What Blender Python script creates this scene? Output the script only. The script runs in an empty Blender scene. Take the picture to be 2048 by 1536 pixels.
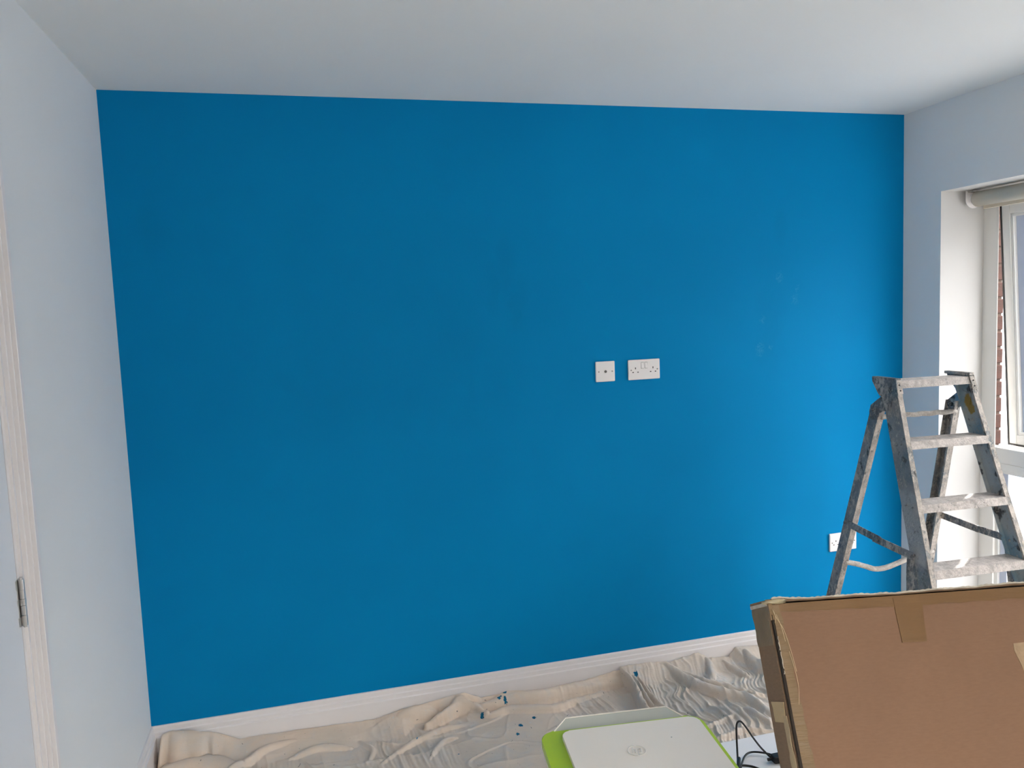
import bpy, bmesh, math, random
import numpy as np
from mathutils import Vector, Matrix
C = bpy.context.scene.collection
sc = bpy.context.scene
random.seed(4)

# ------------------------------------------------------------------ camera
def cam_axes(yaw, pitch, roll):
    f = np.array([math.sin(yaw)*math.cos(pitch), math.cos(yaw)*math.cos(pitch), math.sin(pitch)])
    r = np.array([math.cos(yaw), -math.sin(yaw), 0.0]); u = np.cross(r, f)
    return r*math.cos(roll)+u*math.sin(roll), -r*math.sin(roll)+u*math.cos(roll), f
cd = bpy.data.cameras.new('camera'); cam = bpy.data.objects.new('camera', cd); C.objects.link(cam)
r_, u_, f_ = cam_axes(0.2564, -0.092, -0.04)
M = Matrix(((r_[0], u_[0], -f_[0], 0.6566), (r_[1], u_[1], -f_[1], -3.0521), (r_[2], u_[2], -f_[2], 1.6417), (0, 0, 0, 1)))
cam.matrix_world = M
cd.sensor_width = 36; cd.lens = 1545.87/2048*36; cd.clip_start = 0.02
sc.camera = cam

# ------------------------------------------------------------------ world, sun, exposure
w = bpy.data.worlds.new('world'); sc.world = w; w.use_nodes = True
bg = w.node_tree.nodes['Background']; bg.inputs[0].default_value = (1.0, .908, .82, 1)
_n = w.node_tree.nodes; _l = w.node_tree.links           # overcast sky: brighter towards the zenith
_tc = _n.new('ShaderNodeTexCoord'); _sx = _n.new('ShaderNodeSeparateXYZ'); _mr = _n.new('ShaderNodeMapRange')
_l.new(_tc.outputs['Generated'], _sx.inputs[0]); _l.new(_sx.outputs['Z'], _mr.inputs['Value'])
_mr.inputs['From Min'].default_value = 0; _mr.inputs['From Max'].default_value = .8; _mr.inputs['To Min'].default_value = 3.5; _mr.inputs['To Max'].default_value = 20.0
_l.new(_mr.outputs['Result'], bg.inputs[1])
sd = bpy.data.lights.new('sun', 'SUN'); sun = bpy.data.objects.new('sun', sd); C.objects.link(sun)
sd.energy = 6; sd.angle = 0.009; sd.color = (1, .96, .9)
sun.rotation_euler = Vector((.77, .57, .80)).to_track_quat('Z', 'Y').to_euler()
sc.view_settings.view_transform = 'Standard'; sc.view_settings.look = 'None'
sc.view_settings.gamma = 1; sc.view_settings.use_curve_mapping = False
sc.view_settings.exposure = 0.46
sc.cycles.max_bounces = 12; sc.cycles.diffuse_bounces = 8; sc.cycles.transmission_bounces = 8
sc.cycles.transparent_max_bounces = 12; sc.cycles.sample_clamp_indirect = 6

W, H = 3.3672, 2.4737
YF = -4.3

# ------------------------------------------------------------------ material helpers
def mat(name, col, rough=0.6, metal=0.0, noise=None, bump=None, spec=None, coat=0):
    """noise=(scale, amount) varies the colour a little; bump=(scale, strength)"""
    m = bpy.data.materials.new(name); m.use_nodes = True; nt = m.node_tree; b = nt.nodes['Principled BSDF']
    b.inputs['Base Color'].default_value = (*col, 1); b.inputs['Roughness'].default_value = rough; b.inputs['Metallic'].default_value = metal
    if spec is not None: b.inputs['Specular IOR Level'].default_value = spec
    if coat: b.inputs['Coat Weight'].default_value = coat
    tc = nt.nodes.new('ShaderNodeTexCoord')
    if noise:
        n = nt.nodes.new('ShaderNodeTexNoise'); n.inputs['Scale'].default_value = noise[0]; n.inputs['Detail'].default_value = 4
        nt.links.new(tc.outputs['Object'], n.inputs['Vector'])
        r = nt.nodes.new('ShaderNodeValToRGB'); a = noise[1]
        r.color_ramp.elements[0].position = .3; r.color_ramp.elements[1].position = .7
        r.color_ramp.elements[0].color = (*[c*(1-a) for c in col], 1); r.color_ramp.elements[1].color = (*[min(1, c*(1+a)) for c in col], 1)
        nt.links.new(n.outputs['Fac'], r.inputs['Fac']); nt.links.new(r.outputs['Color'], b.inputs['Base Color'])
    if bump:
        n = nt.nodes.new('ShaderNodeTexNoise'); n.inputs['Scale'].default_value = bump[0]; n.inputs['Detail'].default_value = 3
        nt.links.new(tc.outputs['Object'], n.inputs['Vector'])
        bp = nt.nodes.new('ShaderNodeBump'); bp.inputs['Strength'].default_value = bump[1]; bp.inputs['Distance'].default_value = .002
        nt.links.new(n.outputs['Fac'], bp.inputs['Height']); nt.links.new(bp.outputs['Normal'], b.inputs['Normal'])
    return m

class NB:
    """small node builder"""
    def __init__(s, m): s.nt = m.node_tree; s.b = s.nt.nodes['Principled BSDF']; s.tc = s.nt.nodes.new('ShaderNodeTexCoord').outputs['Object']
    def n(s, t, **kw):
        nd = s.nt.nodes.new(t)
        for k, v in kw.items(): setattr(nd, k, v)
        return nd
    def L(s, a, b): s.nt.links.new(a, b)
    def noise(s, scale, detail=4, rough=.5, vec=None, dist=0):
        nd = s.n('ShaderNodeTexNoise'); nd.inputs['Scale'].default_value = scale; nd.inputs['Detail'].default_value = detail
        nd.inputs['Roughness'].default_value = rough; nd.inputs['Distortion'].default_value = dist
        s.L(vec or s.tc, nd.inputs['Vector']); return nd.outputs['Fac']
    def ramp(s, fac, a, b):
        nd = s.n('ShaderNodeMapRange', clamp=True); nd.inputs['From Min'].default_value = a; nd.inputs['From Max'].default_value = b
        s.L(fac, nd.inputs['Value']); return nd.outputs['Result']
    def math(s, op, a, b=0.0):
        nd = s.n('ShaderNodeMath', operation=op)
        for i, v in enumerate((a, b)):
            if isinstance(v, (int, float)): nd.inputs[i].default_value = v
            else: s.L(v, nd.inputs[i])
        return nd.outputs[0]
    def mix(s, fac, a, b):
        nd = s.n('ShaderNodeMix', data_type='RGBA')
        if isinstance(fac, (int, float)): nd.inputs[0].default_value = fac
        else: s.L(fac, nd.inputs[0])
        for i, v in ((6, a), (7, b)):
            if isinstance(v, tuple): nd.inputs[i].default_value = (*v, 1)
            else: s.L(v, nd.inputs[i])
        return nd.outputs[2]
    def dist(s, pt, vec=None, scale=(1, 1, 1)):
        mp = s.n('ShaderNodeVectorMath', operation='SUBTRACT'); s.L(vec or s.tc, mp.inputs[0]); mp.inputs[1].default_value = pt
        m2 = s.n('ShaderNodeVectorMath', operation='MULTIPLY'); s.L(mp.outputs[0], m2.inputs[0]); m2.inputs[1].default_value = scale
        ln = s.n('ShaderNodeVectorMath', operation='LENGTH'); s.L(m2.outputs[0], ln.inputs[0]); return ln.outputs['Value']
    def warp(s, scale, amt):
        nd = s.n('ShaderNodeTexNoise'); nd.inputs['Scale'].default_value = scale; nd.inputs['Detail'].default_value = 3; s.L(s.tc, nd.inputs['Vector'])
        a = s.n('ShaderNodeVectorMath', operation='SUBTRACT'); s.L(nd.outputs['Color'], a.inputs[0]); a.inputs[1].default_value = (.5, .5, .5)
        b = s.n('ShaderNodeVectorMath', operation='SCALE'); s.L(a.outputs[0], b.inputs[0]); b.inputs['Scale'].default_value = amt
        c = s.n('ShaderNodeVectorMath', operation='ADD'); s.L(b.outputs[0], c.inputs[0]); s.L(s.tc, c.inputs[1]); return c.outputs[0]
    def bump(s, h, strength, distance=.002):
        bp = s.n('ShaderNodeBump'); bp.inputs['Strength'].default_value = strength; bp.inputs['Distance'].default_value = distance
        s.L(h, bp.inputs['Height']); s.L(bp.outputs['Normal'], s.b.inputs['Normal'])

# blue emulsion: faint roller mottling, a few damp-looking touch-up marks and scuffs
def blue_paint():
    m = mat('blue_emulsion', (0.0, .20, .46), .6, spec=.06); k = NB(m)
    col = k.mix(k.ramp(k.noise(1.2, 3), .35, .65), (0.0, .196, .44), (0.0, .212, .47))
    wv = k.warp(14, .10)
    dark = None
    for (x, z, sx, sz, r) in ((1.452, 1.83, 1, .25, .045), (1.393, 1.74, 1, .3, .04), (1.49, 1.68, 1, .4, .05), (.138, 2.0, 1, .5, .07), (2.714, 1.98, 1, .5, .05), (2.66, 1.55, 1, .35, .09)):
        d = k.ramp(k.dist((x, 0, z), wv, (sx, 0, sz)), r, r*.35)
        dark = d if dark is None else k.math('MAXIMUM', dark, d)
    col = k.mix(k.math('MULTIPLY', dark, .22), col, (0.001, .165, .36))
    lt = None
    wv2 = k.warp(60, .05)
    for (x, z, r) in ((2.712, 1.75, .022), (2.788, 1.65, .022), (2.621, 1.565, .018), (2.607, 1.435, .028), (2.66, 1.44, .012), (2.80, 1.70, .012)):
        d = k.ramp(k.dist((x, 0, z), wv2, (1, 0, .7)), r, r*.3)
        lt = d if lt is None else k.math('MAXIMUM', lt, d)
    lt = k.math('MULTIPLY', lt, k.ramp(k.noise(120, 3), .4, .65))
    col = k.mix(k.math('MULTIPLY', lt, .22), col, (.10, .40, .60))
    k.L(col, k.b.inputs['Base Color'])
    k.bump(k.noise(260, 3), .12, .001)
    return m
M_blue = blue_paint()
M_white = mat('white_wall_emulsion', (.77, .78, .785), .75, noise=(2.0, .012), bump=(240, .06))
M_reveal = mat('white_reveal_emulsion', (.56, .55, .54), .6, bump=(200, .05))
M_ceil = mat('white_ceiling_emulsion', (.85, .845, .82), .85, noise=(1.2, .015), bump=(200, .08))
M_gloss = mat('white_gloss_wood', (.79, .755, .755), .32, bump=(60, .03))
M_door = mat('white_satin_door', (.74, .75, .78), .45)
M_carpet = mat('beige_carpet', (.50, .46, .41), .95, noise=(60, .2), bump=(400, .6))
M_upvc = mat('white_window_frame', (.80, .79, .765), .38)
M_gasket = mat('black_rubber', (.015, .015, .017), .6)
M_blind = mat('cream_blind_fabric', (.66, .59, .48), .7, bump=(500, .1))
M_plastic = mat('white_socket_plastic', (.80, .77, .77), .3, coat=.2)
M_dark = mat('dark_hole', (.03, .028, .028), .6)
M_steel = mat('brushed_steel', (.55, .54, .53), .28, 1.0, bump=(200, .1))
M_screw = mat('screw_metal', (.42, .41, .40), .4, .8)
M_table = mat('white_lacquered_table', (.92, .91, .93), .35)
M_lime = mat('lime_green_plastic', (.42, .60, .02), .3, coat=.3)
M_printer = mat('white_printer_plastic', (.84, .775, .70), .45, bump=(700, .08))
M_flap = mat('pale_grey_translucent_plastic', (.44, .455, .42), .35)
M_cable = mat('black_cable_rubber', (.012, .012, .014), .45)
M_brick = mat('red_brick', (.024, .0062, .0042), .9, noise=(30, .35), bump=(120, .8))
M_mortar = mat('weathered_mortar', (.042, .028, .023), .95, noise=(40, .15), bump=(200, .8))
M_render = mat('pale_blue_render', (.55, .60, .70), .9, noise=(.6, .05))
M_paving = mat('grey_paving', (.12, .12, .13), .9, noise=(1.5, .12))
M_road = mat('dark_asphalt', (.05, .05, .055), .95, noise=(3, .2))
M_tube = mat('clear_tape_strand', (.72, .56, .36), .25)

def glass_mat(name, frost):
    m = bpy.data.materials.new(name); m.use_nodes = True; nt = m.node_tree; nt.nodes.clear()
    out = nt.nodes.new('ShaderNodeOutputMaterial'); mx = nt.nodes.new('ShaderNodeMixShader')
    gl = nt.nodes.new('ShaderNodeBsdfGlossy'); gl.inputs['Roughness'].default_value = .05
    if frost:
        a = nt.nodes.new('ShaderNodeBsdfTranslucent'); a.inputs[0].default_value = (.93, .94, .97, 1)
        tr = nt.nodes.new('ShaderNodeBsdfTransparent'); tr.inputs[0].default_value = (.86, .87, .90, 1)
        m2 = nt.nodes.new('ShaderNodeMixShader'); m2.inputs[0].default_value = .85
        nt.links.new(a.outputs[0], m2.inputs[1]); nt.links.new(tr.outputs[0], m2.inputs[2]); a = m2
    else:
        a = nt.nodes.new('ShaderNodeBsdfTransparent'); a.inputs[0].default_value = (.93, .96, .97, 1)
    mx.inputs[0].default_value = .05
    nt.links.new(a.outputs[0], mx.inputs[1]); nt.links.new(gl.outputs[0], mx.inputs[2]); nt.links.new(mx.outputs[0], out.inputs[0])
    return m
M_glass = glass_mat('clear_glass', False)
M_frost = glass_mat('frosted_glass_film', True)
M_margin_tone = bpy.data.materials.new('blue_grey_margin_tone'); M_margin_tone.use_nodes = True  # added strip imitating the dim bluish light at the pane margin
_nt = M_margin_tone.node_tree; _nt.nodes.clear(); _o = _nt.nodes.new('ShaderNodeOutputMaterial'); _t = _nt.nodes.new('ShaderNodeBsdfTranslucent'); _t.inputs[0].default_value = (.055, .066, .085, 1)
_d = _nt.nodes.new('ShaderNodeBsdfDiffuse'); _d.inputs[0].default_value = (.5, .53, .6, 1); _a = _nt.nodes.new('ShaderNodeAddShader')
_nt.links.new(_t.outputs[0], _a.inputs[0]); _nt.links.new(_d.outputs[0], _a.inputs[1]); _nt.links.new(_a.outputs[0], _o.inputs[0])

# ------------------------------------------------------------------ mesh helpers
def link(name, me, m=None, parent=None):
    o = bpy.data.objects.new(name, me); C.objects.link(o)
    if m:
        for mm in (m if isinstance(m, (list, tuple)) else [m]): me.materials.append(mm)
    if parent: o.parent = parent
    return o
def obj(name, bm, m, parent=None, smooth=False):
    bmesh.ops.recalc_face_normals(bm, faces=bm.faces)
    me = bpy.data.meshes.new(name); bm.to_mesh(me); bm.free()
    if smooth:
        for p in me.polygons: p.use_smooth = True
    return link(name, me, m, parent)
def bx(bm, lo, hi, bev=0, seg=2):
    t = bmesh.new(); bmesh.ops.create_cube(t, size=1)
    for v in t.verts: v.co = Vector([(lo[i]+hi[i])/2 + v.co[i]*(hi[i]-lo[i]) for i in range(3)])
    if bev: bmesh.ops.bevel(t, geom=list(t.edges), offset=bev, segments=seg, profile=.5, affect='EDGES')
    me = bpy.data.meshes.new('t'); t.to_mesh(me); t.free(); bm.from_mesh(me); bpy.data.meshes.remove(me); return bm
def box(lo, hi, bev=0, seg=2): return bx(bmesh.new(), lo, hi, bev, seg)
def prism(bm, pts, ax, a, b):
    """extrude a 2D polygon along axis ax from a to b"""
    def P(p, c):
        v = list(p); v.insert(ax, c); return v
    A = [bm.verts.new(P(p, a)) for p in pts]; B = [bm.verts.new(P(p, b)) for p in pts]; n = len(pts)
    bm.faces.new(A); bm.faces.new(B[::-1])
    for i in range(n): bm.faces.new((A[i], B[i], B[(i+1) % n], A[(i+1) % n]))
    return bm
def cyl(bm, a, b, r, n=16, r2=None):
    a, b = Vector(a), Vector(b); d = b-a; L = d.length; mt = Matrix.Translation((a+b)/2) @ d.to_track_quat('Z', 'Y').to_matrix().to_4x4()
    bmesh.ops.create_cone(bm, cap_ends=True, segments=n, radius1=r, radius2=r if r2 is None else r2, depth=L, matrix=mt); return bm
def smooth_pts(P, sub=6):
    P = [Vector(p) for p in P]; out = []
    for i in range(len(P)-1):
        p0, p1, p2, p3 = P[max(i-1, 0)], P[i], P[i+1], P[min(i+2, len(P)-1)]
        for k in range(sub):
            t = k/sub; out.append(.5*((2*p1)+(-p0+p2)*t+(2*p0-5*p1+4*p2-p3)*t*t+(-p0+3*p1-3*p2+p3)*t**3))
    out.append(P[-1]); return out
def tube(bm, pts, r, n=10, wob=0):
    pts = [Vector(p) for p in pts]; rings = []
    up = Vector((0, 0, 1))
    for i, p in enumerate(pts):
        t = (pts[min(i+1, len(pts)-1)]-pts[max(i-1, 0)]).normalized()
        a = t.cross(up if abs(t.z) < .95 else Vector((0, 1, 0))).normalized(); b = t.cross(a)
        rr = r*(1+wob*(random.random()-.5))
        rings.append([bm.verts.new(p+a*rr*math.cos(2*math.pi*k/n)+b*rr*math.sin(2*math.pi*k/n)) for k in range(n)])
    for i in range(len(rings)-1):
        for k in range(n): bm.faces.new((rings[i][k], rings[i][(k+1) % n], rings[i+1][(k+1) % n], rings[i+1][k]))
    bm.faces.new(rings[0]); bm.faces.new(rings[-1][::-1]); return bm
def thing(name, label, cat, loc=(0, 0, 0), rz=0, group=None):
    o = bpy.data.objects.new(name, None); C.objects.link(o); o.location = loc; o.rotation_euler = (0, 0, rz); o.empty_display_size = .05
    o['label'] = label; o['category'] = cat
    if group: o['group'] = group
    return o
def struct(o, label=None):
    o['kind'] = 'structure'
    if label: o['label'] = label
    return o
def sroot(name, label, loc=(0, 0, 0)):
    o = bpy.data.objects.new(name, None); C.objects.link(o); o.location = loc; return struct(o, label)

# ------------------------------------------------------------------ room shell
struct(obj('floor', box((-.12, YF-.1, -.1), (3.62, .12, 0)), M_carpet), 'beige carpet under the dust sheets')
struct(obj('ceiling', box((-.12, YF-.1, H), (3.62, .12, H+.1)), M_ceil), 'plain white ceiling')
struct(obj('wall_back', box((-.12, 0, 0), (W+.25, .12, H)), M_blue), 'feature wall painted deep cyan blue')
b = bmesh.new()                                 # wall behind the camera, with the second window that lights the room from the back
BX0, BX1, BZ0, BZ1 = .6, 2.2, .85, 2.10
bx(b, (-.12, YF-.3, 0), (BX0, YF, H)); bx(b, (BX1, YF-.3, 0), (3.62, YF, H)); bx(b, (BX0, YF-.3, 0), (BX1, YF, BZ0)); bx(b, (BX0, YF-.3, BZ1), (BX1, YF, H))
struct(obj('wall_front', b, M_white), 'white wall behind the viewpoint')
DY0, DY1, DZ = -1.912, -1.146, 1.995           # door leaf
b = bmesh.new()
bx(b, (-.12, DY1+.028, 0), (0, 0, H)); bx(b, (-.12, YF, 0), (0, DY0-.028, H)); bx(b, (-.12, DY0-.028, DZ+.03), (0, DY1+.028, H)); bx(b, (-.16, DY0-.2, 0), (-.1195, DY1+.2, H))  # last slab is added behind the door to block sky light at its gap
struct(obj('wall_left', b, M_white), 'white wall with the door in it')
WX = 3.60; WY0, WY1, WZ0, WZ1 = -2.15, -.22, .12, 2.0935
b = bmesh.new()
bx(b, (W, WY1, 0), (WX, 0, H)); bx(b, (W, YF, 0), (WX, WY0, H)); bx(b, (W, WY0, WZ1), (WX, WY1, H)); bx(b, (W, WY0, 0), (WX, WY1, WZ0))
wr = obj('wall_right', b, [M_white, M_reveal])
struct(wr, 'white wall with the tall window recess')
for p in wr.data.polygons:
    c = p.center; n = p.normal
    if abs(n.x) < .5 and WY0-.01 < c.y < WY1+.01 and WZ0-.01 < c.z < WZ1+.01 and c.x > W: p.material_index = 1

# skirting boards: ogee-ish profile (depth, height)
prof = [(0, 0), (.018, 0), (.018, .103), (.0172, .1045), (.0132, .1062), (.0128, .1080), (.0128, .1215), (.0120, .1230), (.0085, .1247), (.0080, .1265), (.0080, .1380), (.0070, .1432), (.0050, .145), (0, .145)]
b = bmesh.new(); prism(b, [(-d, z) for d, z in prof], 0, 0.0, W); struct(obj('baseboard_back', b, M_gloss), 'white moulded skirting board along the blue wall')
b = bmesh.new(); prism(b, [(d, z) for d, z in prof], 1, 0, -1.058); struct(obj('baseboard_left', b, M_gloss), 'white moulded skirting board beside the door')
b = bmesh.new(); prism(b, [(W-d, z) for d, z in prof], 1, 0, -.22); struct(obj('baseboard_right', b, M_gloss), 'short white skirting board beside the window recess')

# door architrave (stepped), lining and leaf
ap = [(0, 0), (.0230, .0), (.0230, .0150), (.0220, .0165), (.0120, .0170), (.0105, .0195), (.0105, .0245), (.0165, .0265), (.0175, .0330), (.0165, .0345), (.0075, .0350), (.0060, .0375), (.0060, .0425), (.0115, .0445), (.0125, .0510), (.0115, .0525), (.0035, .0530), (.0030, .0600), (.0065, .0620), (.0065, .071), (0, .071)]
AY = -1.058
tr = sroot('trim_1', 'white stepped architrave around the left door', (0, 0, 0))
b = bmesh.new(); prism(b, [(d, AY-w_) for d, w_ in ap], 2, 0, DZ+.095); obj('architrave_upright', b, M_gloss, tr)
AY2 = DY0-(AY-DY1)
b = bmesh.new(); prism(b, [(d, AY2+w_) for d, w_ in ap], 2, 0, DZ+.095); obj('architrave_upright', b, M_gloss, tr)
b = bmesh.new(); prism(b, [(d, DZ+.095-w_) for d, w_ in ap], 1, AY-.03, AY2+.03)
obj('architrave_head', b, M_gloss, tr)
b = bmesh.new(); bx(b, (-.12, DY1+.003, 0), (0.0, DY1+.028, DZ+.03)); bx(b, (-.12, DY0-.028, 0), (0.0, DY0-.003, DZ+.03)); bx(b, (-.12, DY0-.028, DZ+.003), (0.0, DY1+.028, DZ+.03))
obj('door_lining', b, M_gloss, tr)
dr = sroot('door_1', 'plain white flush door hinged next to the blue wall', (0, 0, 0))
obj('door_leaf', box((-.040, DY0, .006), (.0, DY1, DZ), .0015), M_door, dr)
def hinge(z0):
    h = obj('hinge', box((-.001, DY1-.0085, z0), (.0015, DY1+.0085, z0+.106), .0004), M_steel, dr); h['label'] = 'polished steel ball-bearing butt hinge'
    for k, (a, c) in enumerate(((0, .024), (.0245, .046), (.0465, .061), (.0615, .082), (.0825, .106))):
        bb = bmesh.new(); cyl(bb, (.007, DY1+.0015, z0+a), (.007, DY1+.0015, z0+c-.0004), .0060 if k % 2 == 0 else .0056, 24); obj('knuckle', bb, M_steel, h)
    bb = bmesh.new(); cyl(bb, (.007, DY1+.0015, z0-.004), (.007, DY1+.0015, z0+.11), .0035, 12); obj('pin', bb, M_steel, h)
    for a in (.001, .049, .085):
        obj('leaf_plate', box((.0008, DY1-.013, z0+a), (.0024, DY1-.002, z0+a+(.020 if a != .049 else .013))), M_steel, h)
hinge(.988); hinge(1.72); hinge(.18)
hd = obj('door_handle', cyl(bmesh.new(), (.0, DY0+.06, 1.0), (.008, DY0+.06, 1.0), .026, 24), M_steel, dr)
b = bmesh.new(); tube(b, smooth_pts([(.008, DY0+.06, 1.0), (.04, DY0+.06, 1.0), (.055, DY0+.075, 1.0), (.055, DY0+.17, 1.0)]), .009); obj('lever', b, M_steel, hd, True)

# ------------------------------------------------------------------ window
win = sroot('window_1', 'tall white framed window with an open top-hung sash above a fixed frosted pane')
FX0, FX1 = WX, 3.66; FW = .075; TZ0, TZ1 = .858, .958; MY = -1.18
def member(name, lo, hi): return obj(name, box(lo, hi, .003), M_upvc, win)
b = bmesh.new(); prism(b, [(FX0, WY1), (FX0, WY1-FW+.001), (FX0+.001, WY1-FW), (FX0+.004, WY1-FW), (FX1, WY1-.017), (FX1, WY1)], 2, WZ0, WZ1)
o = obj('window_jamb', b, M_upvc, win)
member('jamb_filler', (FX0+.005, WY1-FW, WZ0), (FX1, WY1-.002, TZ1-.004))
member('window_jamb', (FX0, WY0, WZ0), (FX1, WY0+FW, WZ1))
member('window_head', (FX0, WY0+FW, WZ1-.065), (FX1, WY1-FW, WZ1)); member('window_bottom_rail', (FX0, WY0+FW, WZ0), (FX1, WY1-FW, WZ0+.07))
member('mullion', (FX0, MY-.04, WZ0+.07), (FX1, MY+.04, WZ1-.065))
for (a, c) in ((WY1-FW, MY+.04), (MY-.04, WY0+FW)):
    member('transom', (FX0, c, TZ0+.032), (FX1+.045, a, TZ1)); member('transom_bead', (FX0+.005, c, TZ0), (FX1, a, TZ0+.031))
    # slim glazing bead round the fixed lower pane
    bb = bmesh.new(); z0, z1 = WZ0+.07, TZ0
    bx(bb, (FX0+.012, a-.016, z0), (FX1-.012, a-.0005, z1)); bx(bb, (FX0+.012, c+.0005, z0), (FX1-.012, c+.016, z1)); bx(bb, (FX0+.012, c, z0), (FX1-.012, a, z0+.016)); bx(bb, (FX0+.012, c, z1-.016), (FX1-.012, a, z1-.0005))
    obj('glazing_bead', bb, M_upvc, win)
    gp = obj('window_pane', box((3.628, c+.016, z0+.016), (3.634, a-.016, z1-.016)), M_glass, win)
    obj('frosted_film', box((3.6245, c+.05, z0+.016), (3.6255, a-.052, z1-.016)), M_frost, gp)
    obj('added_tone_strip', box((3.6245, a-.0515, z0+.016), (3.6255, a-.016, z1-.016)), M_margin_tone, gp)
def sash(a, c, ang):
    """top-hung sash; local frame: x out, y along the wall, z down from the hinge"""
    z1 = 2.026; z0 = TZ1+.006; h = z1-z0; t = .046; dx = .052
    R = Matrix.Translation((3.6045 if ang > .01 else 3.612, 0, z1)) @ Matrix.Rotation(-ang, 4, 'Y')
    def mk(name, bm, m, par): bm.transform(R); return obj(name, bm, m, par)
    bb = bmesh.new()
    bx(bb, (0, a-t, -h), (dx, a-.004, 0), .003); bx(bb, (0, c+.004, -h), (dx, c+t, 0), .003); bx(bb, (0, c+t, -h), (dx, a-t, -h+t), .003); bx(bb, (0, c+t, -t), (dx, a-t, 0), .003)
    s = mk('sash', bb, M_upvc, win); s['label'] = 'white sash tilted out at the bottom' if ang > .01 else 'closed white sash'
    bb = bmesh.new(); g = .004
    bx(bb, (-.003, a-.008, -h-.002), (.004, a-.001, 0)); bx(bb, (-.003, c+.001, -h-.002), (.004, c+.008, 0)); bx(bb, (-.003, c+.001, -h-.003), (.004, a-.001, -h+.005))
    mk('gasket', bb, M_gasket, s)
    bb = bmesh.new(); q = .013
    bx(bb, (.004, a-t-q, -h+t), (dx-.02, a-t, -t), .002); bx(bb, (.004, c+t, -h+t), (dx-.02, c+t+q, -t), .002); bx(bb, (.004, c+t, -h+t), (dx-.02, a-t, -h+t+q), .002); bx(bb, (.004, c+t, -t-q), (dx-.02, a-t, -t), .002)
    mk('glazing_bead', bb, M_upvc, s)
    mk('window_pane', box((.024, c+t, -h+t), (.030, a-t, -t)), M_glass, s)
    mk('frosted_film', box((.0205, c+t+.045, -h+t+.012), (.0215, a-t-.058, -t-.03)), M_frost, s)
    mk('added_tone_strip', box((.0205, a-t-.0575, -h+t+.012), (.0215, a-t-.012, -t-.012)), M_margin_tone, s)  # added strips, bluish margin light put into their colour
    mk('added_tone_strip', box((.0205, c+t+.012, -t-.0295), (.0215, a-t-.058, -t-.012)), M_margin_tone, s)
    return s
sash(WY1-FW-.002, MY+.042, .064); sash(MY-.042, WY0+FW+.002, .0)
b = bmesh.new(); bx(b, (3.655, -.2985, 1.44), (3.664, -.2955, 1.50)); cyl(b, (3.664, -.300, 1.455), (3.664, -.2955, 1.455), .006)
obj('sash_stay', b, M_steel, win)
# window behind the viewpoint
w2 = sroot('window_2', 'wide white window behind the viewpoint')
for lo, hi in (((BX0, YF-.2, BZ0), (BX0+.07, YF-.14, BZ1)), ((BX1-.07, YF-.2, BZ0), (BX1, YF-.14, BZ1)), ((BX0+.07, YF-.2, BZ0), (BX1-.07, YF-.14, BZ0+.07)), ((BX0+.07, YF-.2, BZ1-.07), (BX1-.07, YF-.14, BZ1)), ((1.565, YF-.2, BZ0+.07), (1.635, YF-.14, BZ1-.07))):
    obj('window_frame', box(lo, hi, .004), M_upvc, w2)
for x0, x1 in ((BX0+.07, 1.565), (1.635, BX1-.07)): obj('window_pane', box((x0, YF-.173, BZ0+.07), (x1, YF-.168, BZ1-.07)), M_glass, w2)

# roller blind in the head of the recess
bl = thing('roller_blind', 'rolled up cream roller blind at the top of the window recess', 'blind', (3.508, -.26, 2.0525))
b = bmesh.new(); cyl(b, (0, -.012, 0), (0, -1.84, 0), .0325, 32); obj('rolled_fabric', b, M_blind, bl, False)
for p in bpy.data.meshes['rolled_fabric'].polygons: p.use_smooth = abs(p.normal.y) < .5
for yy in (.012, -1.865):
    pts = [(-.038, .038), (.038, .038)] + [(.038*math.cos(t), -.001+.036*math.sin(t)) for t in [-i*math.pi/10 for i in range(11)]]
    bb = bmesh.new(); prism(bb, pts, 1, yy-.004, yy); o = obj('bracket', bb, M_plastic, bl)
    bb = bmesh.new(); bx(bb, (-.03, yy-.03 if yy > 0 else yy, .031), (.03, yy if yy > 0 else yy+.03, .035)); obj('mounting_plate', bb, M_screw, bl)
    bb = bmesh.new(); cyl(bb, (0, yy-.0005 if yy > 0 else yy, 0), (0, yy-.012 if yy > 0 else yy+.012, 0), .024, 28); obj('end_cap', bb, M_plastic, bl)
b = bmesh.new(); bx(b, (.024, -1.83, -.044), (.030, -.02, -.020), .002); obj('bottom_bar', b, M_blind, bl)

# outside: brick outer leaf beside the window, paving, road, pale house
bw = thing('brick_wall', 'red brick outer wall seen through the gap beside the open sash', 'wall', (3.612, -.221, 0))
obj('mortar_bed', box((.004, .007, -.2), (.100, .9, 2.7)), M_mortar, bw)
bm_full = [None, None]
for k in range(36):
    z = -.1+k*.075
    for j in range(3):
        y0 = j*.225 - (.1125 if k % 2 and j else 0); L = .215 if not (k % 2 and j == 0) else .1025
        idx = 0 if L > .2 else 1
        if bm_full[idx] is None:
            bb = box((0, 0, 0), (.105, L, .065), .003, 1)
            o = obj('brick', bb, M_brick, bw); bm_full[idx] = o.data
        else:
            o = bpy.data.objects.new('brick', bm_full[idx]); C.objects.link(o); o.parent = bw
        o.location = (random.uniform(-.001, .002), y0+random.uniform(0, .002), z)
struct(obj('trim_2', box((3.61, -5, -3.0), (60, 30, -2.9)), M_paving), 'grey paved ground outside')
struct(obj('trim_3', box((9.0, -8, -2.9), (12.5, 30, -2.885)), M_road), 'dark road outside')
hs = thing('house', 'pale blue-grey house wall far outside the window', 'building', (15, 6, -2.9))
obj('wall', box((0, -14, 0), (6, 14, 4.6)), M_render, hs)
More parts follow.
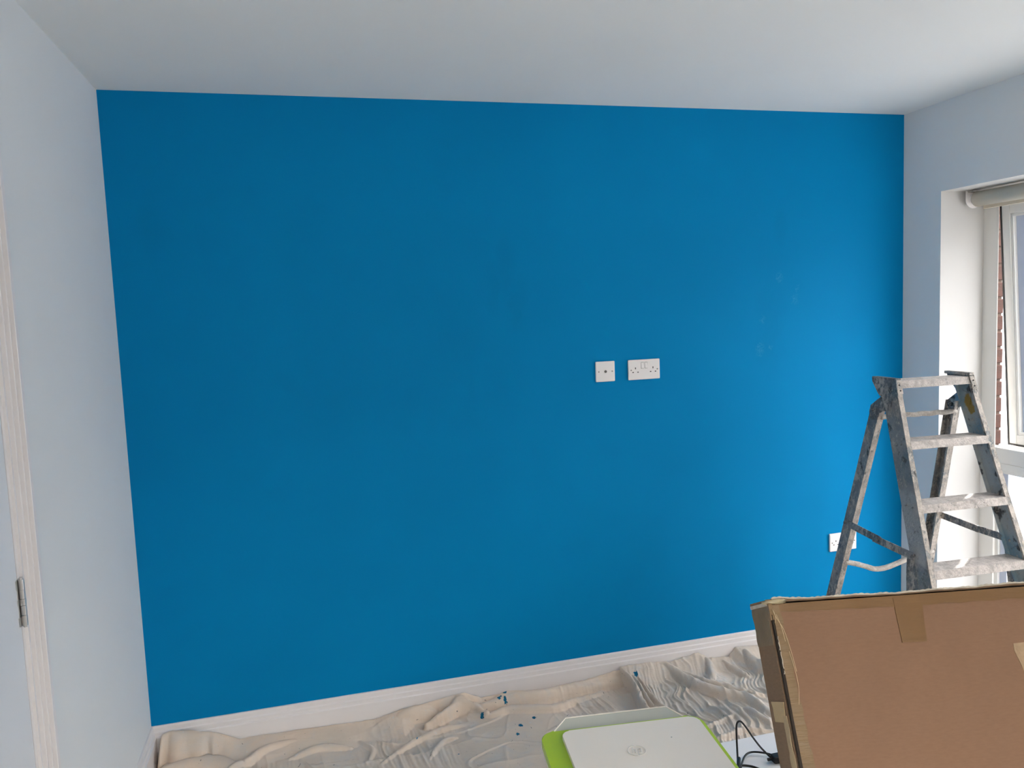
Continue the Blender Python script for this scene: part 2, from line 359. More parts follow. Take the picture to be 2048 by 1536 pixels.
b = bmesh.new(); prism(b, [(-.4, 4.6), (3, 6.2), (6.4, 4.6)], 1, -14.4, 14.4); obj('roof', b, M_road, hs)

# ------------------------------------------------------------------ sockets on the blue wall
def rounded(bm, x0, x1, z0, z1, y0, y1, bev=.003):
    return bx(bm, (x0, y1, z0), (x1, y0, z1), bev, 3)
def pins(parent, cx, cz):
    bb = bmesh.new(); bx(bb, (cx-.002, -.0102, cz+.0065), (cx+.002, -.0095, cz+.0145)); bx(bb, (cx-.0145, -.0102, cz-.0085), (cx-.0080, -.0095, cz-.0045)); bx(bb, (cx+.0080, -.0102, cz-.0085), (cx+.0145, -.0095, cz-.0045))
    obj('pin_holes', bb, M_dark, parent)
def screw(parent, cx, cz):
    bb = bmesh.new(); cyl(bb, (cx, -.0095, cz), (cx, -.0108, cz), .0034, 16); o = obj('screw', bb, M_screw, parent)
    bb = bmesh.new(); bx(bb, (cx-.003, -.0111, cz-.0005), (cx+.003, -.0107, cz+.0005)); obj('screw_slot', bb, M_dark, o)
def double_socket(name, label, x, z):
    t = thing(name, label, 'socket', (x+.073, 0, z+.043), 0)
    bb = bmesh.new(); bx(bb, (-.073, -.0098, -.043), (.073, 0, .043), .0035, 3); obj('face_plate', bb, M_plastic, t)
    for s in (-1, 1):
        pins(t, s*.0405, -.004+(.0)); screw(t, s*.0605, -.001)
        bb = bmesh.new(); prism(bb, [(-.0096, .005), (-.0135, .006), (-.0108, .029), (-.0096, .030)], 0, s*.0085-.0052, s*.0085+.0052); obj('rocker_switch', bb, M_plastic, t)
        bb = bmesh.new(); bx(bb, (s*.0085-.0064, -.0100, .0038), (s*.0085+.0064, -.0094, .0312)); obj('rocker_gap', bb, mgap, t)
    return t
mgap = mat('shadow_gap_plastic', (.25, .24, .24), .6)
double_socket('double_socket', 'white double socket at mid height, right of the aerial plate', 1.9679, 1.3349)
double_socket('double_socket', 'white double socket low on the wall, behind the ladder', 2.960, .4659)
t = thing('aerial_socket', 'small square white aerial socket left of the double socket', 'socket', (1.8206+.043, 0, 1.3358+.043))
obj('face_plate', box((-.043, -.0098, -.043), (.043, 0, .043), .0035, 3), M_plastic, t)
b = bmesh.new(); cyl(b, (0, -.0096, 0), (0, -.012, 0), .0062, 24); o = obj('coaxial_connector', b, M_screw, t)
b = bmesh.new(); cyl(b, (0, -.0118, 0), (0, -.0124, 0), .0048, 20); obj('connector_hole', b, M_dark, o)
b = bmesh.new(); cyl(b, (0, -.0122, 0), (0, -.0130, 0), .0015, 12); obj('connector_pin', b, M_screw, o)
screw(t, -.0302, 0); screw(t, .0302, 0)

# ------------------------------------------------------------------ numpy noise for the dust sheets
rng = np.random.default_rng(7)
LAT = rng.random((256, 256))
def vn(x, y):
    xi = np.floor(x).astype(int); yi = np.floor(y).astype(int); fx = x-xi; fy = y-yi
    fx = fx*fx*fx*(fx*(fx*6-15)+10); fy = fy*fy*fy*(fy*(fy*6-15)+10)
    g = lambda a, c: LAT[a & 255, c & 255]
    return (g(xi, yi)*(1-fx)+g(xi+1, yi)*fx)*(1-fy)+(g(xi, yi+1)*(1-fx)+g(xi+1, yi+1)*fx)*fy
def fbm(x, y, o=3):
    s = 0; a = 1; t = 0
    for i in range(o): s = s+a*vn(x*2**i+17.3*i, y*2**i+5.1*i); t += a; a *= .5
    return s/t
def ridge(x, y): return 1-np.abs(2*vn(x, y)-1)
def pdist(X, Y, pts):
    d = np.full(X.shape, 9.0); T = np.zeros(X.shape)
    n = len(pts)-1
    for i in range(n):
        ax, ay = pts[i][:2]; bx_, by = pts[i+1][:2]; vx, vy = bx_-ax, by-ay; L2 = vx*vx+vy*vy
        t = np.clip(((X-ax)*vx+(Y-ay)*vy)/L2, 0, 1); dd = np.hypot(X-ax-t*vx, Y-ay-t*vy)
        T = np.where(dd < d, (i+t)/n, T); d = np.minimum(dd, d)
    return d, T
def tubefold(X, Y, pts, wd, ht, taper=True):
    pts = [tuple(p) for p in smooth_pts([(p[0], p[1], 0) for p in pts], 4)]
    d, T = pdist(X, Y, pts)
    ww = wd*(.55+.45*np.sin(np.pi*np.clip(T, 0.02, .98))) if taper else wd
    return ht*np.sqrt(np.clip(1-(d/ww)**2, 0, 1))*(np.sin(np.pi*np.clip(T, .06, .94))**.4 if taper else 1)
def cloth(name, label, x0, x1, y0, y1, step, hf, m, edge):
    nx = int((x1-x0)/step)+1; ny = int((y1-y0)/step)+1
    xs = np.linspace(x0, x1, nx); ys = np.linspace(y0, y1, ny); X, Y = np.meshgrid(xs, ys)
    Z = hf(X, Y)
    Xo, Yo = edge(X, Y) if edge else (X, Y)
    v = np.stack([Xo, Yo, Z], -1).reshape(-1, 3)
    i = np.arange(nx*ny).reshape(ny, nx)
    f = np.stack([i[:-1, :-1], i[:-1, 1:], i[1:, 1:], i[1:, :-1]], -1).reshape(-1, 4)
    me = bpy.data.meshes.new(name); me.vertices.add(len(v)); me.vertices.foreach_set('co', v.ravel().astype(np.float32))
    me.loops.add(f.size); me.loops.foreach_set('vertex_index', f.ravel().astype(np.int32))
    me.polygons.add(len(f)); me.polygons.foreach_set('loop_start', np.arange(0, f.size, 4, dtype=np.int32)); me.polygons.foreach_set('loop_total', np.full(len(f), 4, np.int32))
    me.update(calc_edges=True); me.polygons.foreach_set('use_smooth', np.ones(len(f), bool))
    o = link(name, me, m); o['label'] = label; o['category'] = 'dust sheet'; return o
def cloth_mat(name, base, blue_amt, spots):
    m = mat(name, base, .92, spec=.2); k = NB(m)
    n1 = k.ramp(k.noise(5, 4, .6), .38, .66); n2 = k.ramp(k.noise(7.5, 4, .6, dist=1), .5, .72); n3 = k.ramp(k.noise(3.1, 3), .55, .75)
    c = k.mix(n1, base, tuple(x*.90 for x in base))
    c = k.mix(k.math('MULTIPLY', n2, blue_amt), c, (.52, .55, .58))
    c = k.mix(k.math('MULTIPLY', n3, .35), c, (.72, .53, .40))
    c = k.mix(k.math('MULTIPLY', k.ramp(k.noise(55, 2), .71, .74), .6), c, (.66, .65, .64))
    c = k.mix(k.math('MULTIPLY', k.ramp(k.noise(70, 2, vec=k.warp(3, .4)), .735, .75), .8), c, (.06, .06, .07))
    s = None; wv = k.warp(120, .020)
    for (x, y, r) in spots:
        d = k.ramp(k.dist((x, y, 0), wv, (1, .8, 0)), r, r*.75); s = d if s is None else k.math('MAXIMUM', s, d)
    if s is not None: c = k.mix(s, c, (.004, .12, .22))
    k.L(c, k.b.inputs['Base Color'])
    mp = k.n('ShaderNodeMapping'); k.L(k.tc, mp.inputs[0]); mp.inputs['Scale'].default_value = (12, 55, 20); mp.inputs['Rotation'].default_value = (0, 0, .35)
    wr_ = k.noise(1.0, 4, .6, vec=mp.outputs[0], dist=.6)
    wv_ = k.noise(700, 2)
    k.bump(k.math('ADD', wr_, k.math('MULTIPLY', wv_, .12)), .32, .006)
    return m
EX = [0, .03, .078, .139, .226, .313, .349, .535, .63, .825, .926, 1.049, 1.132, 1.195, 1.263, 1.37, 1.56, 1.788, 1.881, 2.022, 2.118, 2.266, 2.315, 2.415, 2.453, 2.569, 2.9, 3.35]
EZ = [.02, .115, .127, .118, .092, .048, .049, .047, .042, .034, .054, .068, .079, .082, .048, .052, .03, .060, .071, .069, .056, .076, .043, .034, .072, .066, .06, .05]
def flat_spots(X, Y, Z, pts, r=.05):
    for (x, y) in pts:
        g = np.clip((np.hypot(X-x, Y-y)-r)/.08, 0, 1); g = g*g*(3-2*g); Z = Z*g+.002*(1-g)
    return Z
TLEG = [(1.06, -1.26), (2.0, -1.26), (1.06, -1.935), (2.0, -1.935)]
def h1(X, Y):
    d = -.022-Y
    E = np.interp(X, EX, EZ)-.004
    wx = X+.05*fbm(X*6, Y*6); wy = Y+.05*fbm(X*6+9, Y*6+4)
    Z = .006+.007*fbm(wx*3, wy*4, 2)+.005*ridge(wx*2.2+3, wy*6)**6
    hump = lambda q, a, b_: a*np.exp(-((q-.5)/b_)**2)
    Z += hump(vn(wx*3.5+wy*4+5, wy*5-wx*1.5), .005, .035)+hump(vn(wx*6-wy*2, wy*4+wx*2+8), .0045, .04)*fbm(X*5, Y*5, 2)
    gm = np.clip(fbm(X*3+2, Y*5+6, 2)*3.2-1.35, 0, 1)
    pl = lambda f, q, a, p=1.0: a*(1-np.abs(np.sin(math.pi*(q*f))))**p
    uu = X+.10*Y+.030*fbm(X*7, Y*5, 2)+.012*fbm(X*20, Y*9)
    Z += gm*(pl(26, uu, .0065, 1.6)*(.3+.9*fbm(X*9+3, Y*14))+pl(61, uu+.01*fbm(X*30, Y*20), .0024))
    sig = (.045+.035*fbm(X*5, X*0+2))*np.where(X < .42, .55+.45*np.clip((X-.22)/.2, 0, 1), 1)
    roll = np.clip((X-.93)/.08, 0, 1)*np.clip((1.98-X)/.05, 0, 1); sig = sig*(1-roll)+.012*roll
    Z = np.maximum(Z, E*np.exp(-np.clip(d, 0, 9)**2/(2*sig**2))+Z*.5)
    lf = np.clip((.42-X)/.18, 0, 1)                    # the bunched corner: upright pleats
    Z = np.maximum(Z, tubefold(X, Y, [(.0, -.16), (.07, -.115), (.16, -.10), (.25, -.13), (.33, -.20)], .05, .055))
    for pts, wd, ht in (([(.2, -.26), (.33, -.16), (.42, -.09), (.56, -.07)], .022, .032), ([(.5, -.16), (.62, -.13), (.72, -.16)], .02, .022),
                        ([(1.02, -.12), (1.10, -.085), (1.16, -.045), (1.215, -.055), (1.265, -.11)], .024, .062), ([(.90, -.05), (1.0, -.045), (1.08, -.05)], .03, .05),
                        ([(1.17, -.05), (1.3, -.058), (1.372, -.048), (1.493, -.062), (1.595, -.055), (1.741, -.045), (1.93, -.04)], .034, .058),
                        ([(1.20, -.08), (1.28, -.115), (1.361, -.10), (1.46, -.128), (1.56, -.150), (1.66, -.115), (1.78, -.08)], .022, .034),
                        ([(.83, -.30), (.95, -.21), (1.08, -.15), (1.2, -.14)], .018, .022), ([(.75, -.12), (.8, -.2), (.78, -.28)], .013, .018),
                        ([(1.0, -.33), (1.06, -.24), (1.12, -.22)], .014, .020), ([(.55, -.2), (.58, -.28), (.6, -.35)], .012, .015), ([(1.45, -.30), (1.62, -.25), (1.8, -.27)], .02, .014)):
        Z = np.maximum(Z, tubefold(X, Y, pts, wd, ht)+Z*.45)
    fade = np.clip((X-.018)/.02, 0, 1)
    Z = Z*fade + .003*(1-fade)
    return flat_spots(X, Y, Z, TLEG, .05)
def h2(X, Y):
    d = -.022-Y
    E = np.interp(X, EX, EZ)-.004
    wx = X+.07*fbm(X*5+2, Y*5); wy = Y+.07*fbm(X*5+9, Y*5+4)
    a = 1.20                                           # wrinkles run from the wall down to the right
    u = wx*math.cos(a)-wy*math.sin(a)*-1; v = wx*math.sin(a)+wy*math.cos(a)
    Z = .012+.012*fbm(wx*4, wy*4, 2)
    pl = lambda f, q, a, p=1.0: a*(1-np.abs(np.sin(math.pi*(q*f))))**p
    u = X-.16*Y+.10*fbm(X*5+3, Y*6, 2)+.034*fbm(X*15, Y*12, 2)
    am = np.clip(fbm(X*5+1, Y*7+9, 2)*2.4-.62, .12, 1); am2 = np.clip(fbm(X*11+5, Y*8+2, 2)*2.6-.7, .1, 1)
    Z += pl(11, u, .010, 2.2)*am+pl(25, u+.012*fbm(X*25, Y*14), .0120, 1.3)*am2+pl(54, u+.010*fbm(X*40, Y*24), .0048)*(.35+.65*am)
    Z += .009*np.exp(-((vn(wx*5+3, wy*8+8)-.5)/.05)**2)*am
    sig = .05+.03*fbm(X*6, X*0+5)
    Z = np.maximum(Z, E*np.exp(-np.clip(d, 0, 9)**2/(2*sig**2))+Z*.4)
    for pts, wd, ht in (([(1.885, -.03), (1.884, -.10), (1.886, -.20), (1.893, -.31), (1.91, -.40)], .016, .046), ([(1.905, -.05), (1.908, -.14), (1.915, -.25), (1.935, -.36)], .011, .042), ([(1.928, -.06), (1.932, -.15), (1.942, -.26), (1.97, -.37)], .011, .036),
                        ([(2.0, -.03), (2.09, -.035), (2.126, -.119), (2.165, -.224), (2.222, -.304), (2.29, -.374), (2.315, -.48), (2.34, -.56)], .028, .050),
                        ([(2.11, -.05), (2.17, -.14), (2.21, -.22), (2.28, -.29), (2.37, -.36)], .016, .046),
                        ([(2.489, -.03), (2.475, -.111), (2.50, -.21), (2.56, -.30)], .03, .06), ([(2.293, -.03), (2.28, -.10), (2.24, -.19)], .022, .045), ([(2.37, -.04), (2.38, -.13), (2.41, -.22)], .016, .035),
                        ([(2.24, -.42), (2.262, -.49), (2.28, -.58)], .016, .034), ([(2.00, -.60), (2.08, -.585), (2.17, -.575), (2.30, -.64)], .018, .030), ([(1.96, -.53), (2.05, -.50), (2.15, -.47), (2.2, -.44)], .016, .022)):
        Z = np.maximum(Z, tubefold(X, Y, pts, wd, ht)+Z*.55)
    e = np.minimum(X-X.min(), (Y-Y.min()))
    edge = np.clip(e/.012, 0, 1); Z = Z*edge+.004*(1-edge)+.010*edge
    return flat_spots(X, Y, Z, [(2.655, -1.13), (3.12, -1.154), (2.702, -.30), (3.158, -.32)], .05)
SP = [(1.333, -.055, .009), (1.356, -.066, .009), (1.364, -.032, .008), (1.245, -.115, .008), (1.447, -.178, .008), (1.38, -.215, .009), (1.353, -.268, .008), (1.34, -.05, .006), (.97, -.2, .004), (1.11, -.33, .004)]
M_cloth1 = cloth_mat('cotton_dust_sheet', (.74, .61, .50), .34, SP)
M_cloth2 = cloth_mat('crumpled_cotton_dust_sheet', (.68, .58, .49), .6, [(1.938, -.074, .011), (2.62, -.3, .01)])
cloth('dust_sheet', 'beige cotton dust sheet with blue paint drips spread along the left of the skirting', .02, 1.90, -1.19, -.0215, .0034, h1, M_cloth1, lambda X, Y: (X, np.where(Y < -1.0, Y+.03*np.sin(X*4)*np.clip((-1.0-Y)*6, 0, 1),
      Y-.034*np.clip((.30-X)/.12, 0, 1)*np.abs(np.sin(X*105*np.clip(1.1-X*4, .22, 1)+1.5*fbm(X*9, Y*6, 2)))**1.3*np.exp(-((-.0215-Y-.045)/.035)**2))))
cloth('dust_sheet', 'heavily crumpled dust sheet bunched on the right under the ladder', 1.868, 3.34, -1.20, -.0215, .0031, h2, M_cloth2,
      lambda X, Y: (X-.02*np.exp(-((X-1.868)/.1)**2)*np.sin(Y*14), Y))
# folded corner of the right-hand sheet, lower edge near the table: keeps its own hem rolls through tubefold

# ------------------------------------------------------------------ ladder
LX, LY, PSI, ZT = 2.9111, -.6739, -.0500, 1.3331
wa, wb, cf, S, D = .1484, .0635, .3519, .2154, .0851
vr, er, wr0, wrb = .0397, .2622, .1474, .0607
def ladder_mat(name, cover, under=(.30, .295, .285), u2=(.17, .20, .215), white=(.54, .485, .435), blobs=(), wash=None):
    m = mat(name, under, .5, .35); k = NB(m)
    mp = k.n('ShaderNodeMapping'); k.L(k.tc, mp.inputs[0]); mp.inputs['Scale'].default_value = (1, 1, .55)
    fine = k.noise(85, 6, .72, vec=mp.outputs[0]); big = k.noise(16, 4, .6, vec=mp.outputs[0])
    s = k.math('ADD', k.math('MULTIPLY', fine, .62), k.math('MULTIPLY', big, .38))
    th = .5+(.5-cover)*.36
    mask = k.ramp(s, th-.035, th+.035)
    base = k.mix(k.ramp(k.noise(9, 3), .45, .6), under, u2)
    base = k.mix(k.ramp(k.noise(22, 3), .58, .66), base, (.06, .065, .07))
    grit = k.ramp(k.noise(210, 5, .75), .50, .66)
    wc = k.mix(k.ramp(k.noise(34, 5, .7), .40, .60), white, tuple(x*.66 for x in white)); wc = k.mix(k.math('MULTIPLY', grit, .55), wc, (white[0]*.42, white[1]*.38, white[2]*.34))
    base = k.mix(k.math('MULTIPLY', k.ramp(k.noise(150, 5, .7), .55, .68), .6), base, tuple(x*.85 for x in white))
    col = k.mix(mask, base, wc)
    if wash:                                            # a band of old pale paint wash on the stile
        wv = k.warp(14, .14); sp = k.n('ShaderNodeSeparateXYZ'); k.L(wv, sp.inputs[0]); zc, zh, c = wash
        d = k.ramp(k.math('ABSOLUTE', k.math('SUBTRACT', sp.outputs['Z'], zc)), zh, zh-.03); d = k.math('MULTIPLY', d, k.ramp(k.noise(60, 5, .7), .66, .56)); col = k.mix(k.math('MULTIPLY', d, .85), col, c)
    for (pt, r, c) in blobs:
        wv = k.warp(40, .03); d = k.ramp(k.dist(pt, wv, (0, 1, .7)), r, r*.75); col = k.mix(d, col, c)
    k.L(col, k.b.inputs['Base Color'])
    k.L(k.ramp(mask, 1.3, -.9), k.b.inputs['Roughness']) if False else None
    mt = k.math('MULTIPLY', k.math('SUBTRACT', 1.0, mask), .25); k.L(mt, k.b.inputs['Metallic'])
    k.bump(k.math('ADD', k.math('MULTIPLY', mask, .5), k.math('ADD', k.noise(120, 5, .7), k.noise(38, 4, .6))), .9, .004)
    return m
ML_web = ladder_mat('painted_aluminium_web', .36, (.27, .27, .27), (.17, .20, .22), wash=(ZT-.50, .13, (.42, .42, .42)))
def uvz(v, d): return (-v, ZT-d)
ML_webR = ladder_mat('painted_aluminium_web_right', .26, (.40, .44, .46), (.20, .32, .40), blobs=(((0, .040-.02, ZT-.095), .022, (.34, .22, .04)), ((0, .03-.02, ZT-.125), .016, (.34, .22, .04)), ((0, -.19+.04, ZT-.40), .030, (.42, .44, .32)), ((0, -.10, ZT-.19), .02, (.03, .12, .20)), ((0, -.16, ZT-.455), .024, (.02, .12, .19))))
ML_flange = ladder_mat('painted_aluminium_edge', .62)
ML_tread = ladder_mat('paint_caked_tread', .80, white=(.56, .51, .48))
ML_leg = ladder_mat('painted_aluminium_leg', .46, (.25, .25, .255), (.13, .16, .18))
ML_bar = ladder_mat('paint_caked_bar', .80, white=(.60, .55, .50))
ML_cap = ladder_mat('painted_steel_cap', .42, (.13, .13, .14))
lad = thing('step_ladder', 'paint-splattered aluminium step ladder standing by the window', 'ladder', (LX, LY, 0), PSI)
def lp(u, v, d): return Vector((u, -v, ZT-d))
def channel_bm(s, u_of, v_of, depth, d0, d1, fl=.018, th=.0025, inset=0):
    """web outside, flanges turned inwards; web and flanges as prisms between two heights"""
    def sec(bm, rect):                                 # rect: (u offset range, v offset range)
        (ua, ub), (va, vb) = rect; V = []
        for d in (d0, d1):
            for (uo, vo) in ((ua, va), (ub, va), (ub, vb), (ua, vb)):
                V.append(bm.verts.new(lp(s*(u_of(d)+uo), v_of(d)+vo, d)))
        for q in ((0, 1, 2, 3), (7, 6, 5, 4), (0, 4, 5, 1), (1, 5, 6, 2), (2, 6, 7, 3), (3, 7, 4, 0)): bm.faces.new([V[i] for i in q])
    web = bmesh.new(); sec(web, ((fl-th, fl), (-depth, 0))); sec(web, ((0, fl-th), (-depth, -depth+th)))
    fr = bmesh.new(); sec(fr, ((-.001, fl+.0005), (-th, .0008))); sec(fr, ((-.001, .0015), (-.008, -th)))
    return web, fr
def plate(name, poly, s, u0, th, m, par, slope=wb):
    """polygon in (v, z-from-top) on the outer side of the ladder"""
    bm = bmesh.new(); A = []; B = []
    for (v, z) in poly:
        uu = u0-slope*z; A.append(bm.verts.new(lp(s*uu, v, -z))); B.append(bm.verts.new(lp(s*(uu+th), v, -z)))
    n = len(poly); bm.faces.new(A); bm.faces.new(B[::-1])
    for i in range(n): bm.faces.new((A[i], B[i], B[(i+1) % n], A[(i+1) % n]))
    return obj(name, bm, m, par)
for s in (-1, 1):
    web, fr = channel_bm(s, lambda d: wa+wb*d, lambda d: cf*d, D, .004, ZT-.03)
    st = obj('stile', web, ML_web if s < 0 else ML_webR, lad); obj('front_flange', fr, ML_flange, st)
    if s < 0: st['label'] = 'grey left stile with a flared foot'
    else: st['label'] = 'right stile with yellow, green and blue paint on the inside'
    bm = bmesh.new(); zz = ZT
    p = lp(s*(wa+wb*ZT+.009), cf*ZT-D/2, ZT); bx(bm, (p.x-.014, p.y-.05, .0), (p.x+.014, p.y+.05, .045), .005); obj('rubber_foot', bm, M_gasket, st)
    plate('gusset', [(.118, -.60), (.150, -.62), (.19, -.74), (.22, -.92), (.195, -.92), (.128, -.76), (.120, -.68)], s, wa+.0185, .0018, ML_cap, st)
    web, fr = channel_bm(s, lambda d: wr0+wrb*d, lambda d: -vr-er*d, .052, .10, ZT-.03, .024)
    lg = obj('rear_leg', web, ML_leg, lad); obj('leg_flange', fr, ML_flange, lg)
    p = lp(s*(wr0+wrb*ZT+.009), -vr-er*ZT-.026, ZT); bm = bmesh.new(); bx(bm, (p.x-.013, p.y-.034, 0), (p.x+.013, p.y+.034, .042), .005); obj('rubber_foot', bm, M_gasket, lg)
    # end cap with its top lip and a riveted corner
    cp = plate('end_cap', [(.006, .006), (-.127, .004), (-.124, -.009), (-.088, -.052), (-.075, -.062), (.022, -.062)], s, wa+.0175, .003, ML_cap, lad)
    bm = bmesh.new(); A = [lp(s*(wa-.002), .006, -.004), lp(s*(wa+.021), .006, -.004), lp(s*(wa+.021), -.127, -.004), lp(s*(wa-.002), -.120, -.004)]
    V = [bm.verts.new(a) for a in A]+[bm.verts.new(a+Vector((0, 0, .006 if s < 0 else .011))) for a in A]
    for q in ((0, 1, 2, 3), (7, 6, 5, 4), (0, 4, 5, 1), (1, 5, 6, 2), (2, 6, 7, 3), (3, 7, 4, 0)): bm.faces.new([V[i] for i in q])
    bmesh.ops.bevel(bm, geom=list(bm.edges), offset=.0015, segments=2, affect='EDGES'); obj('top_lip', bm, ML_flange if s > 0 else ML_cap, cp)
    bm = bmesh.new(); prism(bm, [(s*(wa-.0005), ZT+.002), (s*(wa+.021), ZT+.002), (s*(wa+.0235), ZT-.046), (s*(wa+.0015), ZT-.046)], 1, -.0065, -.004)
    for v in bm.verts: v.co.y -= cf*(ZT-v.co.z)
    obj('corner_plate', bm, ML_flange, cp)
    for dz in (.014, .034):
        bm = bmesh.new(); c0 = lp(s*(wa+.011), cf*dz+.0062, dz); cyl(bm, c0, c0+Vector((0, -.0025, 0)), .0028, 10); obj('rivet', bm, M_gasket, cp)
    # hinge bracket and pivot
    hb = plate('hinge_bracket', [(-.045, -.058), (-.062, -.060), (-.121, -.100), (-.128, -.125), (-.118, -.155), (-.082, -.155), (-.070, -.128), (-.050, -.116), (-.012, -.110), (-.005, -.065)], s, wa+.0205 if s < 0 else wa+.012, .003, ML_cap if s < 0 else ML_webR, lad)
    for (v, z, r) in ((-.102, -.117, .009), (-.107, -.148, .007)):
        bm = bmesh.new(); u1 = wa+.012; cyl(bm, lp(s*(u1-.006), v, -z), lp(s*(u1+.026), v, -z), r, 16); cyl(bm, lp(s*(u1-.010), v, -z), lp(s*(u1+.030), v, -z), r*.5, 12); obj('pivot_rivet', bm, ML_cap, hb)
    # folding brace: two flat bars joined at a knuckle
    a0 = (-.235, -.588) if s < 0 else (-.205, -.590); a1 = (.158, -.611) if s < 0 else (.150, -.598)
    am = ((a0[0]+a1[0])/2-.0, (a0[1]+a1[1])/2-.004)
    def bar(p, q, uo, par, nm):
        n_ = Vector((-(q[1]-p[1]), q[0]-p[0])).normalized()*.0135
        return plate(nm, [(p[0]+n_.x, p[1]+n_.y), (q[0]+n_.x, q[1]+n_.y), (q[0]-n_.x, q[1]-n_.y), (p[0]-n_.x, p[1]-n_.y)], s, uo, .003, ML_leg, par)
    br = bar(a0, (am[0]+.02, am[1]), wa+.0225, lad, 'folding_brace'); bar((am[0]-.02, am[1]), a1, wa+.0258, br, 'brace_arm')
    for (v, z) in (a0, am, a1):
        bm = bmesh.new(); uu = wa+.019-wb*z; cyl(bm, lp(s*(uu-.004), v*.97, -z), lp(s*(uu+.014), v*.97, -z), .0055, 12); obj('brace_rivet', bm, ML_cap, br)
for k in range(6):
    d = k*S; hw = wa+wb*d+.0005; v0 = cf*d; bm = bmesh.new()
    if ZT-d < .1: break
    dd = D-.004
    # ribbed top, front lip, rear lip
    top = [(v0+.001, 0), (v0-dd, 0), (v0-dd, -.004), (v0+.001, -.004)]
    prof_ = [(v0+.0015, .0), (v0+.0005+cf*.027, -.027), (v0-.003+cf*.027, -.027), (v0-.002, -.004), (v0-dd+.004, -.004), (v0-dd+.005, -.022), (v0-dd+.002, -.022), (v0-dd, 0)]
    nr = 9; ribs = []
    for i in range(nr):
        c0 = v0-dd+dd*(i+.5)/nr; ribs += [(c0-.0026, 0), (c0-.0018, .0004), (c0+.0018, .0004), (c0+.0026, 0)]
    poly = prof_+ribs
    prism(bm, [(-v, ZT-d+z) for v, z in poly], 0, -hw, hw)
    t = obj('tread', bm, ML_tread, lad)
    for s in (-1, 1):
        for vv in (.2, .6):
            bm = bmesh.new(); c0 = lp(s*(wa+wb*(d+.012)+.0165), v0-dd*vv-.006, d+.012); cyl(bm, c0, c0+Vector((s*.004, 0, 0)), .004, 10); obj('tread_rivet', bm, ML_cap, t)
bm = bmesh.new(); d = .143; n = 24
tube(bm, [lp(-(wr0+wrb*d+.012)+2*(wr0+wrb*d+.012)*i/n, -.082-.0, d+.0015*math.sin(i*1.3)) for i in range(n+1)], .0098, 12, .10); o = obj('upper_rear_bar', bm, ML_bar, lad, True)
bm = bmesh.new(); tube(bm, smooth_pts([lp(-.208, -.245, .757), lp(-.15, -.245, .772), lp(-.10, -.246, .790), lp(-.06, -.247, .804), lp(-.01, -.247, .803), lp(.05, -.246, .788), lp(.093, -.245, .776), (lp(.21, -.245, .752))], 5), .0108, 12, .07)
o = obj('lower_rear_bar', bm, ML_bar, lad, True); o['label'] = 'bent sagging white bar between the rear legs'

# ------------------------------------------------------------------ low white table
tb = thing('low_table', 'low white table under the printer and black cable', 'table', (1.525, -1.5975, 0))
obj('table_top', box((-.525, -.3875, .395), (.525, .3875, .43), .003), M_table, tb)
obj('apron', box((-.48, -.34, .33), (.48, .34, .394), .002), M_table, tb)
for (x, y) in TLEG:
    lx, ly = x-1.525, y+1.5975; obj('leg', box((lx-.022, ly-.022, .002), (lx+.022, ly+.022, .394), .003), M_table, tb)

# ------------------------------------------------------------------ printer
pr = thing('printer', 'white flatbed printer with lime green rim on the low table', 'printer', (1.3806, -1.2575, .43), math.radians(-6.6))
# local: x right, y towards the wall; back edge at y=0, depth .304
def rrect(x0, x1, y0, y1, r, n=6):
    out = []
    for (cx, cy, a0) in ((x1-r, y1-r, 0), (x0+r, y1-r, 90), (x0+r, y0+r, 180), (x1-r, y0+r, 270)):
        for i in range(n+1):
            a = math.radians(a0+90*i/n); out.append((cx+r*math.cos(a), cy+r*math.sin(a)))
    return out
def slab(bm, pts, z0, z1, inset=0, top=0):
    prism(bm, pts, 2, z0, z1)
    if top:
        f = max((f for f in bm.faces if len(f.verts) == len(pts)), key=lambda f: sum(v.co.z for v in f.verts)/len(f.verts))
        bmesh.ops.bevel(bm, geom=list(f.edges), offset=top, segments=3, profile=.5, affect='EDGES')
    return bm
PW = .2135
b = bmesh.new(); slab(b, rrect(-PW+.012, PW-.012, -.296, -.012, .03), 0.0, .118); obj('body', b, M_printer, pr)
b = bmesh.new(); slab(b, rrect(-PW, PW, -.304, 0, .036), .1185, .1385, top=.004); rim = obj('green_rim', b, M_lime, pr); rim['label'] = 'lime green bed rim, wider at the left'
b = bmesh.new(); slab(b, rrect(-PW-.0012, PW+.0012, -.3052, .0012, .037), .114, .1182); obj('pale_edge', b, M_printer, pr)
b = bmesh.new(); slab(b, rrect(-.162, .198, -.298, -.026, .022, 8), .1387, .150, top=.003); lid = obj('scanner_lid', b, M_printer, pr); lid['label'] = 'smooth off-white scanner lid'
